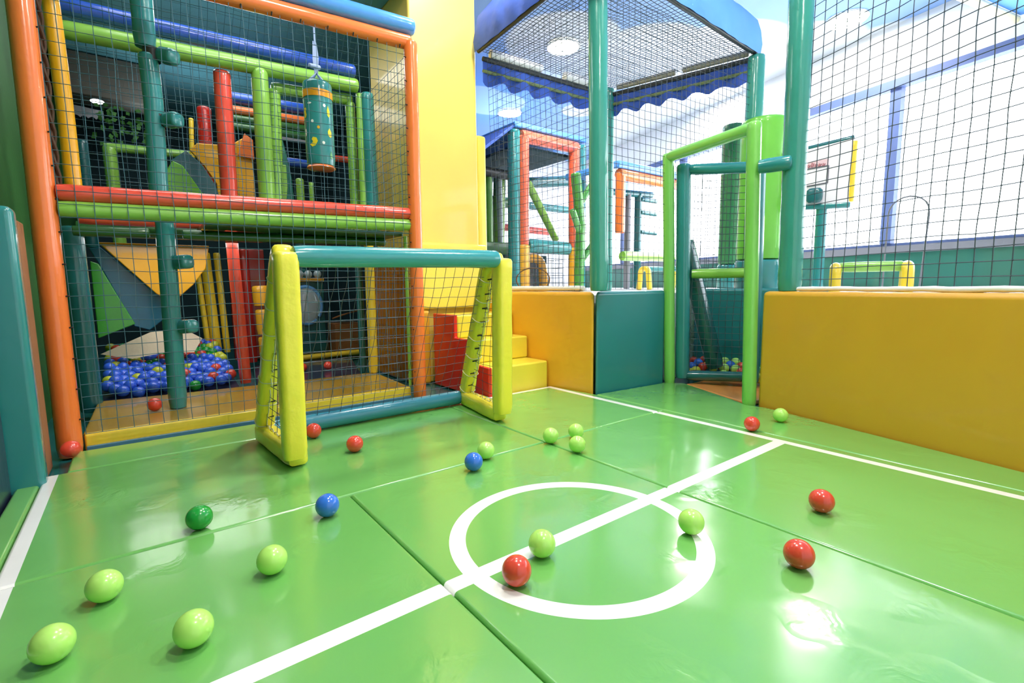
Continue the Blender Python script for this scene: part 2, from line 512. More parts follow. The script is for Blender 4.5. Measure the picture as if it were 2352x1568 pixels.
ledge = thing('ledge_pad', 'yellow padded ledge floor inside the orange netted frame', 'pad', (.65, 3.7, -.04))
obj('pad', MB().prism([(-.27, 3.34), (1.58, 3.31), (1.62, 4.1), (.85, 4.14), (.2, 4.2), (-.25, 4.25)], -.04, .055), vinyl('ledge_yellow_vinyl', '#AF8A2C', rough=.35), ledge, bevel=.01)  # duller than the front edge: the top's shade is put into its colour
obj('front_edge', MB().box((-.262, 3.285, -.035), (1.575, 3.338, .058)), YELLOW, ledge, bevel=.012)
obj('base_strip', MB().box((-.255, 3.262, -.045), (1.56, 3.284, .0)), vinyl('slate_blue_vinyl', '#4F7F9A'), ledge, bevel=.004)

sf = thing('side_post', 'yellow padded upright laced with rope just right of the orange corner post', 'post', (-.2, 3.45, 1.3))
obj('upright', MB().tube(smooth_path([(-.3, 3.36, 2.42), (-.215, 3.45, 2.28), (-.205, 3.46, 1.7), (-.205, 3.46, 1.3)], .08), .036), vinyl('warm_yellow_vinyl', '#F3B21C', rough=.3), sf)
rp = MB()
for k in range(2):
    rp.cord([(-.252 + .008 * math.sin(t * .9 + k * PI), 3.33 + .01 * math.cos(t * .9 + k * PI), 1.3 + t * .03) for t in range(38)], .008, 6)
obj('rope', rp, ROPE, sf)

# pegged climbing pole
pg = thing('climbing_pole', 'dark teal padded climbing pole with stub pegs behind the net', 'climbing pole', (.165, 3.68, .055))
PX_ = lambda z: .165 + .012 * z
obj('pole', MB().tube([(.165, 3.68, .055), (.172, 3.67, .6), (.18, 3.68, 1.22)], .05, wob=.03), TEAL, pg)
obj('pole', MB().tube([(.165, 3.68, 1.34), (.18, 3.68, 1.9), (.172, 3.68, 2.16)], .05, wob=.03), TEAL, pg)
obj('pole', MB().tube([(.165, 3.68, 2.19), (.166, 3.68, 2.62)], .056, wob=.03), TEAL, pg)
for z, dz in ((2.16, -.02), (1.79, 0), (.955, .01), (.56, .01)):
    e = obj('peg', MB().tube([(PX_(z) + .045, 3.665, z + .005), (PX_(z) + .105, 3.585, z + dz)], .043, wob=.08, seg=16, step=.02, sq=3.2, roll=.3), TEAL, pg)
    obj('collar', MB().tube([(PX_(z) - .002, 3.68, z - .035), (PX_(z) + .003, 3.68, z + .035)], .046, cap=False), STEEL, e)

# back frame of the first bay
BYY = 4.2
bf = thing('maze_gym', 'lime and blue tube frame at the back of the first netted bay', 'play structure', (.7, BYY, .0))
obj('lime_rail', MB().tube([(-.24, BYY, 2.385), (1.62, BYY, 2.468)], .055), LIME, bf)
obj('blue_rail', MB().tube([(-.24, BYY, 2.52), (1.6, BYY, 2.575)], .055, wob=.04), BLUE, bf)
obj('lime_post', MB().tube([(.868, BYY, 1.3), (.872, BYY, 2.42)], .058), LIME, bf)
obj('lime_post', MB().tube([(1.635, BYY + .02, 1.3), (1.64, BYY + .02, 2.42)], .03), LIME, bf)
obj('teal_post', MB().tube([(1.71, BYY, 1.25), (1.70, BYY, 2.43)], .055), TEAL, bf)
obj('teal_post', MB().tube([(-.28, BYY, .0), (-.285, BYY, 1.2)], .062), DEEPTEAL, bf)
obj('teal_post', MB().tube([(1.56, BYY, .0), (1.555, BYY, 1.2)], .03), DEEPTEAL, bf)
obj('net', MB().net((-.22, BYY + .05, 1.25), (1.6, BYY + .05, 1.25), (1.6, BYY + .05, 2.42), (-.22, BYY + .05, 2.36), .05, r=.0016, seed=7).net((-.22, BYY + .05, 2.36), (1.6, BYY + .05, 2.42), (1.6, 3.6, 3.15), (-.22, 3.6, 3.15), .05, r=.0016, seed=8), NETBLUE, bf)
obj('lime_beam', MB().tube([(-.26, BYY, 1.19), (1.6, BYY, 1.205)], .05), DARKGREEN, bf)
obj('red_beam', MB().tube([(-.24, 4.05, 1.235), (.8, 4.05, 1.25)], .035), RED, bf)
df = thing('inner_doorway', 'lime green inner doorway frame behind the hanging punch bag', 'doorway', (1.25, 4.3, 1.3))
obj('jamb', MB().tube([(.955, 4.3, 1.3), (.985, 4.3, 2.33)], .05), LIME, df)
obj('jamb', MB().tube([(1.592, 4.3, 1.3), (1.585, 4.3, 2.36)], .04), LIME, df)
obj('header', MB().tube([(.97, 4.3, 2.34), (1.6, 4.3, 2.385)], .045), LIME, df)
rp_ = thing('red_pole', 'glossy red padded pole rising through both levels of the maze', 'pole', (.62, 4.22, .05))
obj('lower_sleeve', MB().tube([(.648, 4.32, .05), (.62, 4.3, 1.17)], .042, wob=.04), RED, rp_)
obj('upper_sleeve', MB().tube([(.62, 4.26, 1.3), (.632, 4.26, 2.37)], .057), RED, rp_)

# upper deck
dk = thing('deck_board', 'dark green deck board between the two maze levels', 'deck', (1.0, 3.8, 1.15))
obj('board', MB().box((.36, 3.34, 1.16), (1.58, 4.13, 1.19)), DARKGREEN, dk, bevel=.006)
obj('joist', MB().tube([(-.24, 3.6, 1.12), (.1, 3.62, 1.125)], .03), DARKGREEN, dk)
obj('joist', MB().tube([(.26, 3.6, 1.125), (1.55, 3.6, 1.135)], .03), DARKGREEN, dk)
pad_box('deck_board', (-.25, 4.3, 1.2), (1.55, 4.9, 1.24), vinyl('dark_orange_vinyl', '#8A3A18', rough=.4), 'rust coloured deck panel behind the lime beam', 'deck', bevel=.006)

# right side net of the bay
sn = thing('side_net', 'green edged side net between the orange frame and the yellow column', 'net', (1.68, 3.7, 1.3))
obj('net', MB().net((1.665, 3.33, 1.25), (1.7, 4.14, 1.25), (1.7, 4.14, 2.42), (1.665, 3.33, 2.43), .066, r=.0019, seed=5), NETGREY, sn)
obj('edge_cord', MB().tube([(1.655, 3.32, 1.25), (1.655, 3.32, 2.42)], .018), DEEPTEAL, sn)
ssn = thing('side_net', 'dark side net below the deck beside the yellow upright', 'net', (1.64, 3.7, .06))
obj('net', MB().net((1.62, 3.33, .07), (1.64, 4.1, .07), (1.64, 4.1, 1.16), (1.62, 3.33, 1.16), .07, r=.0019, seed=6), NETGREY, ssn)
obj('edge_cord', MB().tube([(1.59, 3.33, .05), (1.59, 3.33, 1.16)], .013), LIME, ssn)
yp = tag(obj('yellow_post', MB().tube([(1.60, 4.07, .055), (1.605, 4.07, 1.18)], .04, wob=.03), YELLOW, None, (1.6, 4.07, .055)), 'lemon yellow padded upright standing on the ledge behind the goal', 'post')

# punching bag
bx, by = 1.135, 3.7
bag = thing('punching_bag', 'teal punching bag with yellow figures hanging inside the upper bay', 'punching bag', (bx, by, 1.63))
obj('body', MB().tube([(bx, by, 1.655), (bx, by, 2.225)], .097, seg=28, wob=.008), TEAL, bag)
obj('band', MB().tube([(bx, by, 2.11), (bx, by, 2.158)], .0995, seg=28, cap=False, wob=0), vinyl('band_orange', '#F2A322'), bag)
obj('rim', MB().tube([(bx, by, 1.632), (bx, by, 1.66)], .0985, seg=28, wob=0), ORANGE, bag)
st = MB()
for a in range(4):
    t = a * PI / 2 + .4
    st.cord([(bx + .07 * math.cos(t), by + .07 * math.sin(t), 2.22), (bx, by, 2.29)], .006, 5)
st.plate([(bx - .012, by, 2.285), (bx + .012, by, 2.285), (bx + .022, by, 2.4), (bx + .01, by, 2.5), (bx - .014, by, 2.5), (bx - .02, by, 2.38)], (0, .004, 0))
st.tube([(bx - .05, by - .01, 2.33), (bx + .03, by + .01, 2.335)], .016, wob=.1)
st.cord([(bx, by, 2.48), (bx, by, 3.2)], .006, 5)
obj('strap', st, STRAP, bag)
def decal(poly, a0, z0, mat, name='figure'):
    mb = MB(); R = .0985
    ang = math.atan2(-by, -bx)          # side of the bag turned to the court
    vs = [(bx + R * math.cos(ang + a0 + x / R), by + R * math.sin(ang + a0 + x / R), z0 + y) for x, y in poly]
    c = (sum(v[0] for v in vs) / len(vs), sum(v[1] for v in vs) / len(vs), sum(v[2] for v in vs) / len(vs))
    d = Vector((c[0] - bx, c[1] - by, 0)).normalized() * (R + .0005)
    c = (bx + d.x, by + d.y, c[2])
    n = len(vs)
    mb.add(vs + [c], [(i, (i + 1) % n, n) for i in range(n)])
    obj(name, mb, mat, bag)
bird = [(-.03, -.015), (-.012, -.03), (.012, -.022), (.028, .008), (.02, .03), (-.004, .035), (-.016, .02), (-.006, .006), (-.012, -.008)]
drop = [(0, .045), (.012, .01), (.014, -.02), (.004, -.034), (-.008, -.02), (-.01, .012)]
eight = [(-.012, .03), (.004, .036), (.014, .026), (.008, .006), (.014, -.014), (.004, -.034), (-.014, -.03), (-.006, -.014), (-.014, .004)]
dot = [(.01 * math.cos(t * PI / 4), .011 * math.sin(t * PI / 4)) for t in range(8)]
decal(bird, -.42, 1.8, DECALY)
decal(drop, .7, 2.01, DECALY); decal([(x * 1.5, y * .8) for x, y in drop], .74, 1.87, DECALY); decal([(x, y * .7) for x, y in drop], .8, 1.72, vinyl('decal_green', '#58A05A', bump=0))
decal(eight, -1.05, 2.0, DECALY); decal(dot, -.45, 1.94, DECALW); decal([(x * 1.3, y * 2.4) for x, y in dot], -1.1, 1.87, DECALW)
decal([(x * 1.5, y * .6) for x, y in dot], -.6, 2.06, DECALW); decal(dot, -.05, 1.9, vinyl('decal_gold', '#D9A928', bump=0)); decal(dot, .42, 2.05, DECALW); decal(dot, .25, 1.8, DECALW)

# slide made of coloured sheets behind the pegged pole
def poly_plate(name, pts, y, mat, parent, th=.03, lean=0):
    mb = MB().plate([(x, y + lean * (z - .8), z) for x, z in pts], (0, th, 0))
    return obj(name, mb, mat, parent, bevel=.008)
sl = thing('slide', 'green, teal and yellow slide sheets under the deck above the ball pit', 'slide', (0, 5.0, .4))
poly_plate('green_sheet', [(-.25, .42), (-.01, .52), (-.1, .74), (-.2, 1.0), (-.25, 1.02)], 5.0, vinyl('sheet_green', '#3E9A34'), sl)
poly_plate('teal_sheet', [(-.02, .5), (.08, .46), (.27, .62), (.26, .72), (.13, .78), (-.18, 1.13), (-.25, 1.12), (-.2, 1.0)], 5.04, vinyl('sheet_blue_teal', '#16607A'), sl)
poly_plate('yellow_sheet', [(.14, .765), (.24, .68), (.4, .83), (.5, .97), (.54, 1.16), (-.19, 1.16)], 4.92, vinyl('sheet_amber', '#E3A51C', rough=.3), sl)
su = thing('slide', 'green, teal and yellow slide sheets on the upper level left of the red pole', 'slide', (.45, 5.2, 1.4))
poly_plate('green_sheet', [(.26, 1.4), (.58, 1.4), (.57, 1.61), (.42, 1.86), (.35, 1.89), (.28, 1.77)], 5.2, vinyl('sheet_lime', '#6CBF2C'), su)
poly_plate('teal_sheet', [(.56, 1.4), (.69, 1.4), (.69, 1.62), (.66, 1.73), (.58, 1.88), (.46, 2.0), (.34, 1.9), (.42, 1.86)], 5.24, vinyl('sheet_teal', '#1D5F6A'), su)
poly_plate('yellow_sheet', [(.68, 1.4), (.99, 1.4), (1.0, 2.12), (.93, 2.2), (.82, 2.12), (.7, 2.1), (.55, 2.09), (.49, 2.02), (.59, 1.9), (.68, 1.75)], 5.3, vinyl('sheet_yellow', '#F0AE14'), su)
poly_plate('red_trim', [(.86, 2.02), (1.0, 2.0), (1.0, 2.18), (.93, 2.23)], 5.26, ORANGE, su)
tag(obj('curved_panel', MB().plate([(1.16, 5.4, 1.4), (1.4, 5.4, 1.4), (1.37, 5.4, 1.7), (1.36, 5.4, 1.9), (1.31, 5.4, 2.2), (1.28, 5.4, 2.32), (1.2, 5.4, 2.33)], (0, .04, 0)), vinyl('panel_teal', '#2B7A6C'), None, (1.25, 5.4, 1.4), bevel=.01),
    'upright teal panel with a curved edge beyond the lime doorway', 'panel')
tag(obj('flag_panel', MB().plate([(.98, 4.42, 1.245), (1.02, 4.42, 1.245), (1.075, 4.42, 1.62), (1.075, 4.42, 1.8), (.98, 4.42, 1.8)], (0, .02, 0)), LIME, None, (1.0, 4.42, 1.3), bevel=.006),
    'small lime sheet beside the foot of the double lime posts', 'panel')
tag(obj('folded_cloth', MB().add([(-.25, 5.05, .29), (.08, 4.96, .45), (.3, 4.96, .47), (.44, 5.0, .37), (.36, 4.85, .27), (.15, 4.82, .29), (-.05, 4.9, .25), (.02, 4.93, .37), (.2, 4.9, .39)],
    [(0, 6, 7), (0, 7, 1), (7, 6, 5), (7, 5, 8), (7, 8, 1), (8, 5, 4), (8, 4, 3), (8, 3, 2), (8, 2, 1)]), BEIGE, None, (.1, 4.95, .25)), 'crumpled beige cloth sheet lying on the ball pit', 'cloth')

# deeper maze tubes
def tubething(name, pts, r, mat, label, cat='tube', group=None, **k):
    return tag(obj(name, MB().tube(pts, r, **k), mat, None, pts[0]), label, cat, group)
bf2 = thing('maze_gym', 'deep maze frame of blue, orange and green rails seen through the lime doorway', 'play structure', (1.2, 5.35, 1.3))
obj('blue_rail', MB().tube([(.76, 5.6, 2.63), (1.62, 5.6, 2.66)], .055), BLUE, bf2)
obj('orange_rail', MB().tube([(.76, 5.6, 2.52), (1.62, 5.6, 2.545)], .04), ORANGE, bf2)
obj('green_rail', MB().tube([(.76, 5.6, 2.44), (1.62, 5.6, 2.46)], .04), DARKGREEN, bf2)
obj('green_rail', MB().tube([(.76, 5.6, 2.365), (1.62, 5.6, 2.385)], .04), DARKGREEN, bf2)
obj('silver_strip', MB().box((1.2, 5.52, 2.3), (1.62, 5.58, 2.325)), GREY, bf2)
obj('blue_rail', MB().tube([(1.35, 5.6, 2.1), (1.7, 5.6, 2.1)], .045), BLUE, bf2)
obj('lime_post', MB().tube([(1.3, 4.9, 1.3), (1.3, 4.9, 1.8)], .035), LIME, bf2)
obj('lime_post', MB().tube([(1.43, 5.0, 1.3), (1.43, 5.0, 1.8)], .022), LIME, bf2)
obj('orange_rail', MB().tube([(1.5, 5.0, 2.05), (1.85, 5.0, 2.06)], .03), RED, bf2)
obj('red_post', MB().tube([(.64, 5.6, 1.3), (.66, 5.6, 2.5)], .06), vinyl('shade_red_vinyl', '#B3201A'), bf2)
obj('yellow_post', MB().tube([(.5, 5.5, 1.5), (.54, 5.5, 2.35)], .02), YELLOW, bf2)
bf3 = thing('maze_gym', 'small lime frame far back left of the pegged pole', 'play structure', (.2, 6.2, 1.2))
obj('post', MB().tube([(-.07, 6.2, 1.2), (-.08, 6.2, 2.16)], .055), LIME, bf3)
obj('rail', MB().tube([(-.12, 6.2, 2.15), (.62, 6.2, 2.18)], .04), LIME, bf3)
obj('teal_post', MB().tube([(-.28, 6.25, 1.2), (-.28, 6.25, 2.2)], .05), DEEPTEAL, bf3)
lf = thing('hanging_foliage', 'dark green artificial foliage hanging above the far lime frame', 'plant', (0, 6.3, 2.3))
lv = MB(); rr = random.Random(3)
for k in range(90):
    c = Vector((-.05 + rr.uniform(-.12, .45), 6.3 + rr.uniform(-.1, .1), 2.38 + rr.uniform(-.15, .18)))
    d = Vector((rr.uniform(-1, 1), rr.uniform(-.5, .5), rr.uniform(-1, .4))).normalized() * .06; w = d.cross(Vector((0, 1, .3))).normalized() * .02
    lv.add([c, c + d * .5 + w, c + d, c + d * .5 - w], [(0, 1, 2, 3)])
obj('leaves', lv, matte('leaf_green', '#3F7A34'), lf)
lf['kind'] = 'stuff'
gv = MB()
pts = [(-.34, 6.5, 2.58), (-.1, 6.5, 2.56)] + [(-.1 - k * .24 / 16, 6.5, 2.47 + .02 * abs(math.sin(k * PI / 4))) for k in range(17)]
tag(obj('grey_valance', gv.plate(pts, (0, .01, 0)), GREY, None, (-.2, 6.5, 2.5)), 'small pale grey scalloped valance far back at upper left', 'valance')
tag(obj('ceiling_beam', MB().box((-.48, 6.8, 2.78), (.35, 7.2, 3.19)), matte('brown_grey_paint', '#6E665E'), None, (-.1, 7, 2.78), bevel=.01), 'dull brown ceiling beam far back in the maze', 'beam')
tag(obj('ceiling_light', MB().sphere((-.135, 6.35, 2.6), .055, sz=.3), emit('lamp_white', '#FFFFFF', 6), None, (-.135, 6.35, 2.6)), 'small bright white lamp far back behind the pegged pole', 'lamp')
# lower level depth
bf4 = thing('maze_gym', 'yellow and red uprights behind the heap of blue balls', 'play structure', (.7, 5.6, 0))
for x0, x1, m, r in ((.5, .55, YELLOW, .025), (.58, .62, YELLOW, .045), (.68, .71, YELLOW, .03)):
    obj('yellow_post', MB().tube([(x1, 5.7, .15), (x0, 5.7, 1.15)], r), m, bf4)
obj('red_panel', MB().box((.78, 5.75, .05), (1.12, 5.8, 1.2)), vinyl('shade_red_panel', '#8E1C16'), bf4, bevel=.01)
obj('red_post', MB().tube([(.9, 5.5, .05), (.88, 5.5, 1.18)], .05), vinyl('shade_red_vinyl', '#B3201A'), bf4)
ty = thing('stacking_toy', 'stacked amber foam shapes beside the red pole', 'foam toy', (.94, 5.1, .012))
for z0, z1, r_ in ((.012, .34, .05), (.36, .6, .06), (.63, .82, .075)):
    obj('foam_piece', MB().tube([(.95, 5.1, z0), (.945, 5.1, z1)], r_), vinyl('toy_amber', '#E2A52A'), ty)
tag(obj('navy_mat', MB().prism([(.72, 4.22), (1.55, 4.22), (1.9, 5.5), (.9, 5.5)], -.04, .012), NAVY, None, (1.2, 4.8, -.04), bevel=.006), 'dark navy floor mat behind the yellow ledge', 'mat')
tag(obj('edge_strip', MB().tube([(1.25, 5.55, .04), (2.05, 5.55, .05)], .03), YELLOW, None, (1.6, 5.55, .04)), 'yellow padded edge strip behind the navy mat', 'edge pad')
tag(obj('olive_mat', MB().box((1.1, 5.6, -.04), (2.3, 6.6, .06)), vinyl('olive_vinyl', '#6F6A1E'), None, (1.7, 6, -.04), bevel=.01), 'olive play mat behind the yellow edge strip', 'mat')
tp = thing('mirror_panel', 'dark teal play panel with a round convex mirror behind the goal', 'play panel', (1.55, 5.75, .0))
obj('panel', MB().box((1.36, 5.75, .07), (1.72, 5.8, .87)), vinyl('panel_deep_teal', '#17585C'), tp, bevel=.015)
obj('top_strip', MB().box((1.42, 5.72, .86), (1.72, 5.81, .9)), vinyl('strip_gold', '#C98F2A'), tp, bevel=.01)
obj('mirror', MB().sphere((1.51, 5.73, .6), .2, sx=.8, sy=.2, sz=1), SILVER, tp)
mr = MB().ringcord((1.51, 5.74, .6), (0, 1, 0), .19, .02, n=28)
mr = MB()
mr.cord([(1.51 + .165 * math.cos(t * PI / 14), 5.735, .6 + .205 * math.sin(t * PI / 14)) for t in range(29)], .024, 8)
obj('mirror_rim', mr, vinyl('rim_blue', '#64A6EA'), tp)
cb = thing('cardboard_box', 'brown open box on the olive mat behind the netting', 'box', (1.9, 5.7, .06))
obj('body', MB().box((1.78, 5.62, .06), (2.1, 5.9, .38)), BOXBROWN, cb, bevel=.006)
obj('lid', MB().plate([(1.74, 5.58, .44), (1.95, 5.58, .5), (2.12, 5.7, .52), (1.9, 5.8, .46)], (0, 0, .015)), BOXBROWN, cb, bevel=.004)
for x in (1.47, 1.56, 1.66):
    tag(obj('silver_dome', MB().sphere((x, 5.765, .945), .044), SILVER, None, (x, 5.765, .9)), 'shiny silver dome standing above the round mirror', 'dome', 'silver domes above the mirror')
tag(obj('back_post', MB().tube([(1.55, 6.0, .0), (1.55, 6.0, 1.3)], .05), DEEPTEAL, None, (1.55, 6, 0)), 'dark teal upright behind the mirror panel', 'post')

# ------------------------------------------------------------------ column, its padding and the steps
struct('column', MB().box((1.905, 3.8, -.045), (2.55, 4.62, CEIL_Z)), vinyl('column_yellow', '#EDCE62', rough=.45, bump=.03), 'wide bright yellow column right of the orange frame', 'column', bevel=.02)
colp = pad_box('column_pad', (1.83, 3.735, .6), (2.6, 3.8, 1.165), vinyl('pad_lemon', '#F3DE58', rough=.4), 'lemon yellow foam pad around the column behind the goal', 'column pad')
pad_box('column_pad', (1.83, 3.735, -.04), (1.99, 3.8, .595), AMBER, 'amber foam pad at the foot of the yellow column', 'column pad')
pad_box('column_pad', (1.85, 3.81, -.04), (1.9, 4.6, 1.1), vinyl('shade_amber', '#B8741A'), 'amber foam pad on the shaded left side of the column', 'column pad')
pad_box('column_pad', (2.56, 3.82, .75), (2.66, 4.5, 2.15), vinyl('pad_lemon', '#F3DE58', rough=.4), 'narrow tall lemon pad on the right edge of the column', 'column pad')
stp = thing('foam_steps', 'yellow padded steps with red sides climbing beside the amber wall', 'steps', (2.3, 3.2, -.04))
RX = 2.57
for i, (y, z) in enumerate(((2.885, .2), (3.135, .38), (3.345, .565))):
    obj('step', MB().prism([(2.02, y), (RX, y), (RX - .005, 3.68), (2.02, 3.68)], -.04 if i == 0 else (.2, .38)[i - 1] + .001, z), STEPY, stp, bevel=.015)
obj('side_panel', MB().plate([(1.985, 2.87, -.035), (1.985, 3.68, -.035), (1.985, 3.68, .57), (1.985, 3.34, .57), (1.985, 3.34, .39), (1.985, 3.13, .39), (1.985, 3.13, .215), (1.985, 2.87, .205)], (.032, 0, 0)), REDSTEP, stp, bevel=.008)

# ------------------------------------------------------------------ padded walls of the trampoline platform
def wall_pad(poly, z1, mat, label, name='wall_pad', bevel=.03):
    cx = sum(p[0] for p in poly) / len(poly); cy = sum(p[1] for p in poly) / len(poly)
    return tag(obj(name, MB().prism(poly, -.04, z1), mat, None, (cx, cy, -.04), bevel=bevel), label, 'wall pad')
wall_pad([(2.635, 2.455), (2.72, 2.53), (2.69, 3.73), (2.58, 3.73), (2.58, 2.86)], .745, AMBER, 'short amber padded wall between the yellow steps and the teal pad')
wall_pad([(2.638, 2.437), (3.385, 2.37), (3.39, 2.47), (2.73, 2.525)], .748, TEALWALL, 'glossy teal padded wall block left of the lime gate')
wall_pad([(3.205, 1.53), (3.30, 1.5), (3.0, .2), (2.66, -.95), (2.56, -.93), (2.905, .263)], .742, WALLORANGE, 'long orange padded wall on the right of the court')
wall_pad([(4.0, 2.5), (4.2, 2.1), (4.22, 1.5), (4.3, 1.5), (4.3, 2.12), (4.08, 2.55)], .75, TEALWALL, 'teal padded back wall of the ball pit inside the gate')
struct('floor.001', MB().prism([(2.75, 2.56), (3.4, 2.5), (4.06, 2.58), (4.32, 2.2), (4.32, 1.44), (3.32, 1.44), (3.03, .2), (2.68, -.95), (6.5, -.95), (7.05, .9), (7.7, 3.6), (8.9, 8.5), (8.9, 8.9), (2.75, 8.9)], -.04, .715), WHITEPAD,
       'raised white trampoline platform behind the padded walls', 'platform')
tag(obj('edge_pad', MB().tube([(3.24, 1.33, .757), (2.95, .24, .757), (2.61, -.93, .757)], .014, wob=.35), WHITEPAD, None, (3.0, .24, .7)), 'white padded edge roll along the top of the long orange wall', 'edge pad')
tag(obj('edge_pad', MB().tube([(2.68, 2.6, .768), (2.66, 3.65, .768)], .022, wob=.1), WHITEPAD, None, (2.7, 3, .7)), 'white padded edge roll along the top of the short amber wall', 'edge pad')

# ------------------------------------------------------------------ the goal
gl = thing('football_goal', 'small padded goal with lemon side frames and teal crossbar', 'goal', (1.1, 2.5, 0))
def side_frame(x0, x1, yf, yb, tx, name):
    s = obj('side_frame', MB().tube(smooth_path([(x0, yf, .052), (x0 + .012, yf, .95)], .02), .048, sq=5, wob=.045, seg=24), GOALY, gl)
    obj('base_bar', MB().tube([(x0 + (.02 if x0 < 1 else .0), yf + .02, .048), (x1, yb, .048)], .045, sq=5, wob=.045, seg=24), GOALY, s)
    obj('back_bar', MB().tube(smooth_path([(x1, yb - .02, .06), (tx, yf + .13, .92), (tx - .01, yf + .02, .945)], .09), .043, sq=4.5, wob=.045, seg=24), GOALY, s)
    return s
sfl = side_frame(.505, .485, 2.24, 2.80, .527, 'l')
sfr_ = side_frame(1.655, 1.735, 2.258, 2.80, 1.665, 'r')
obj('crossbar', MB().tube([(.545, 2.24, .932), (1.63, 2.255, .945)], .048, seg=24, wob=.004), GOALTEAL, gl)
obj('ground_bar', MB().tube([(.52, 2.80, .05), (1.70, 2.80, .05)], .046, seg=20, wob=.03), vinyl('ground_bar_teal', '#35839C', rough=.22), gl)
gn = MB().net((.5, 2.78, .09), (1.72, 2.78, .09), (1.66, 2.36, .9), (.53, 2.36, .9), .062, r=.0017, amp=.02, seed=11)
for x0, x1, tx in ((.505, .485, .527), (1.655, 1.735, 1.665)):
    gn.net((x0, 2.3, .09), (x1, 2.75, .09), (tx, 2.375, .88), (tx, 2.33, .9), .062, r=.0017, amp=.015, seed=12)
obj('net', gn, NETGOAL, gl)
for x0, x1, tx, yb, sfr in ((.505, .485, .527, 2.80, sfl), (1.655, 1.735, 1.665, 2.80, sfr_)):
    lw = MB()
    a = Vector((x1, yb - .02, .06)); b = Vector((tx, 2.37, .92))
    for k in range(7):
        t = .06 + k * .14
        lw.ringcord(a.lerp(b, t), b - a, .0455, .0028, n=24, sq=3.4)
    pts = []
    for k in range(41):
        t = k / 40
        p = a.lerp(b, t)
        pts.append(p + Vector((0, -.055 - .012 * math.sin(k * 2.1), .02 * math.cos(k * 1.7))))
    lw.cord(pts, .003, 4)
    for k in range(9):
        p = a.lerp(b, .1 + k * .1) + Vector((.012 if tx < 1 else -.01, -.045, 0))
        tie(sfr, p, (1, -.13, .08), .038, .0045)
    lw.cord([(x0 + (x1 - x0) * k / 20, 2.3 + k * .023, .098 + .008 * math.sin(k * 2)) for k in range(21)], .003, 4)
    obj('lacing', lw, CORDWHITE, sfr)

# ------------------------------------------------------------------ gate
gt = thing('padded_gateway', 'lime green padded gate frame between the teal and orange walls', 'gate', (3.3, 1.97, 0))
obj('post', MB().tube([(3.415, 2.34, -.02), (3.385, 2.385, 1.8)], .043, wob=.004), GATELIME, gt)
obj('post', MB().tube([(3.19, 1.572, -.02), (3.172, 1.61, 1.8)], .044, wob=.004), GATELIME, gt)
obj('lintel', MB().tube([(3.385, 2.385, 1.775), (3.172, 1.61, 1.765)], .04, wob=.004), GATELIME, gt)
gd = thing('swing_gate', 'teal tube door with net swung inward behind the lime gate', 'gate', (3.6, 2.1, .0))
obj('frame_post', MB().tube([(3.497, 2.28, .03), (3.475, 2.305, 1.72)], .054), TEAL, gd)
obj('frame_post', MB().tube([(3.745, 1.83, .03), (3.73, 1.845, 1.69)], .05), TEAL, gd)
obj('frame_rail', MB().tube([(3.5, 2.27, 1.675), (3.73, 1.85, 1.645)], .042), TEAL, gd)
obj('frame_rail', MB().tube([(3.51, 2.25, .055), (3.74, 1.84, .07)], .04), DEEPTEAL, gd)
obj('middle_rail', MB().tube([(3.515, 2.235, .872), (3.735, 1.85, .872)], .038), LIME, gd)
obj('net', MB().net((3.52, 2.23, .1), (3.72, 1.87, .1), (3.72, 1.87, 1.62), (3.52, 2.23, 1.63), .05, r=.0022, seed=21), NETGREY, gd)
tag(obj('brace_pole', MB().tube([(3.77, 2.15, .1), (3.59, 2.35, 1.14)], .062, sq=3), vinyl('brace_teal', '#22605F'), None, (3.75, 2.14, .1)), 'dark teal leaning pole in the ball pit behind the gate door', 'pole')
tag(obj('connector_tube', MB().tube([(3.135, 1.555, 1.51), (3.205, 1.385, 1.515)], .045, seg=8, wob=0), TEAL, None, (3.17, 1.47, 1.47)), 'short teal stub tube joining the gate to the tall net post', 'tube')

# ------------------------------------------------------------------ trampoline cage with canopy
cg = thing('trampoline_cage', 'square net cage on four teal posts under a blue canopy', 'trampoline cage', (3.4, 3.0, .7))
CZ = 2.8
cn = {'near': Vector((2.655, 2.46, 0)), 'left': Vector((2.58, 3.74, 0)), 'far': Vector((4.13, 3.65, 0)), 'right': Vector((4.53, 2.33, 0))}
obj('post', MB().tube([(2.648, 2.42, .75), (2.628, 2.44, 3.0)], .066, wob=.05), CAGETEAL, cg)
obj('post', MB().tube([(4.13, 3.66, .72), (4.13, 3.66, 2.84)], .058, wob=.03), CAGETEAL, cg)
obj('post', MB().tube([(4.56, 2.32, .72), (4.56, 2.32, 2.8)], .075, wob=.03), CAGETEAL, cg)
def c3(k, z, dx=0, dy=0): return (cn[k].x + dx, cn[k].y + dy, z)
PIPE = matte('olive_pipe', '#6E7F4E', rough=.4)
for a, b, z in (('left', 'far', CZ - .03), ('far', 'right', CZ - .03), ('left', 'far', CZ - .13), ('far', 'right', CZ - .13)):
    obj('beam', MB().tube([c3(a, z), c3(b, z)], .022 if z > CZ - .1 else .015, wob=0), STEEL if z > CZ - .1 else PIPE, cg)
cn['eave'] = Vector((2.43, 2.24, 0)); cn['eave_left'] = Vector((2.535, 3.74, 0)); cn['eave_right'] = Vector((4.56, 2.32, 0))
for a, b in (('eave', 'eave_left'), ('eave', 'eave_right')):
    obj('beam', MB().tube([c3(a, CZ + .02), c3(b, CZ + .02)], .022, wob=0), STEEL, cg)
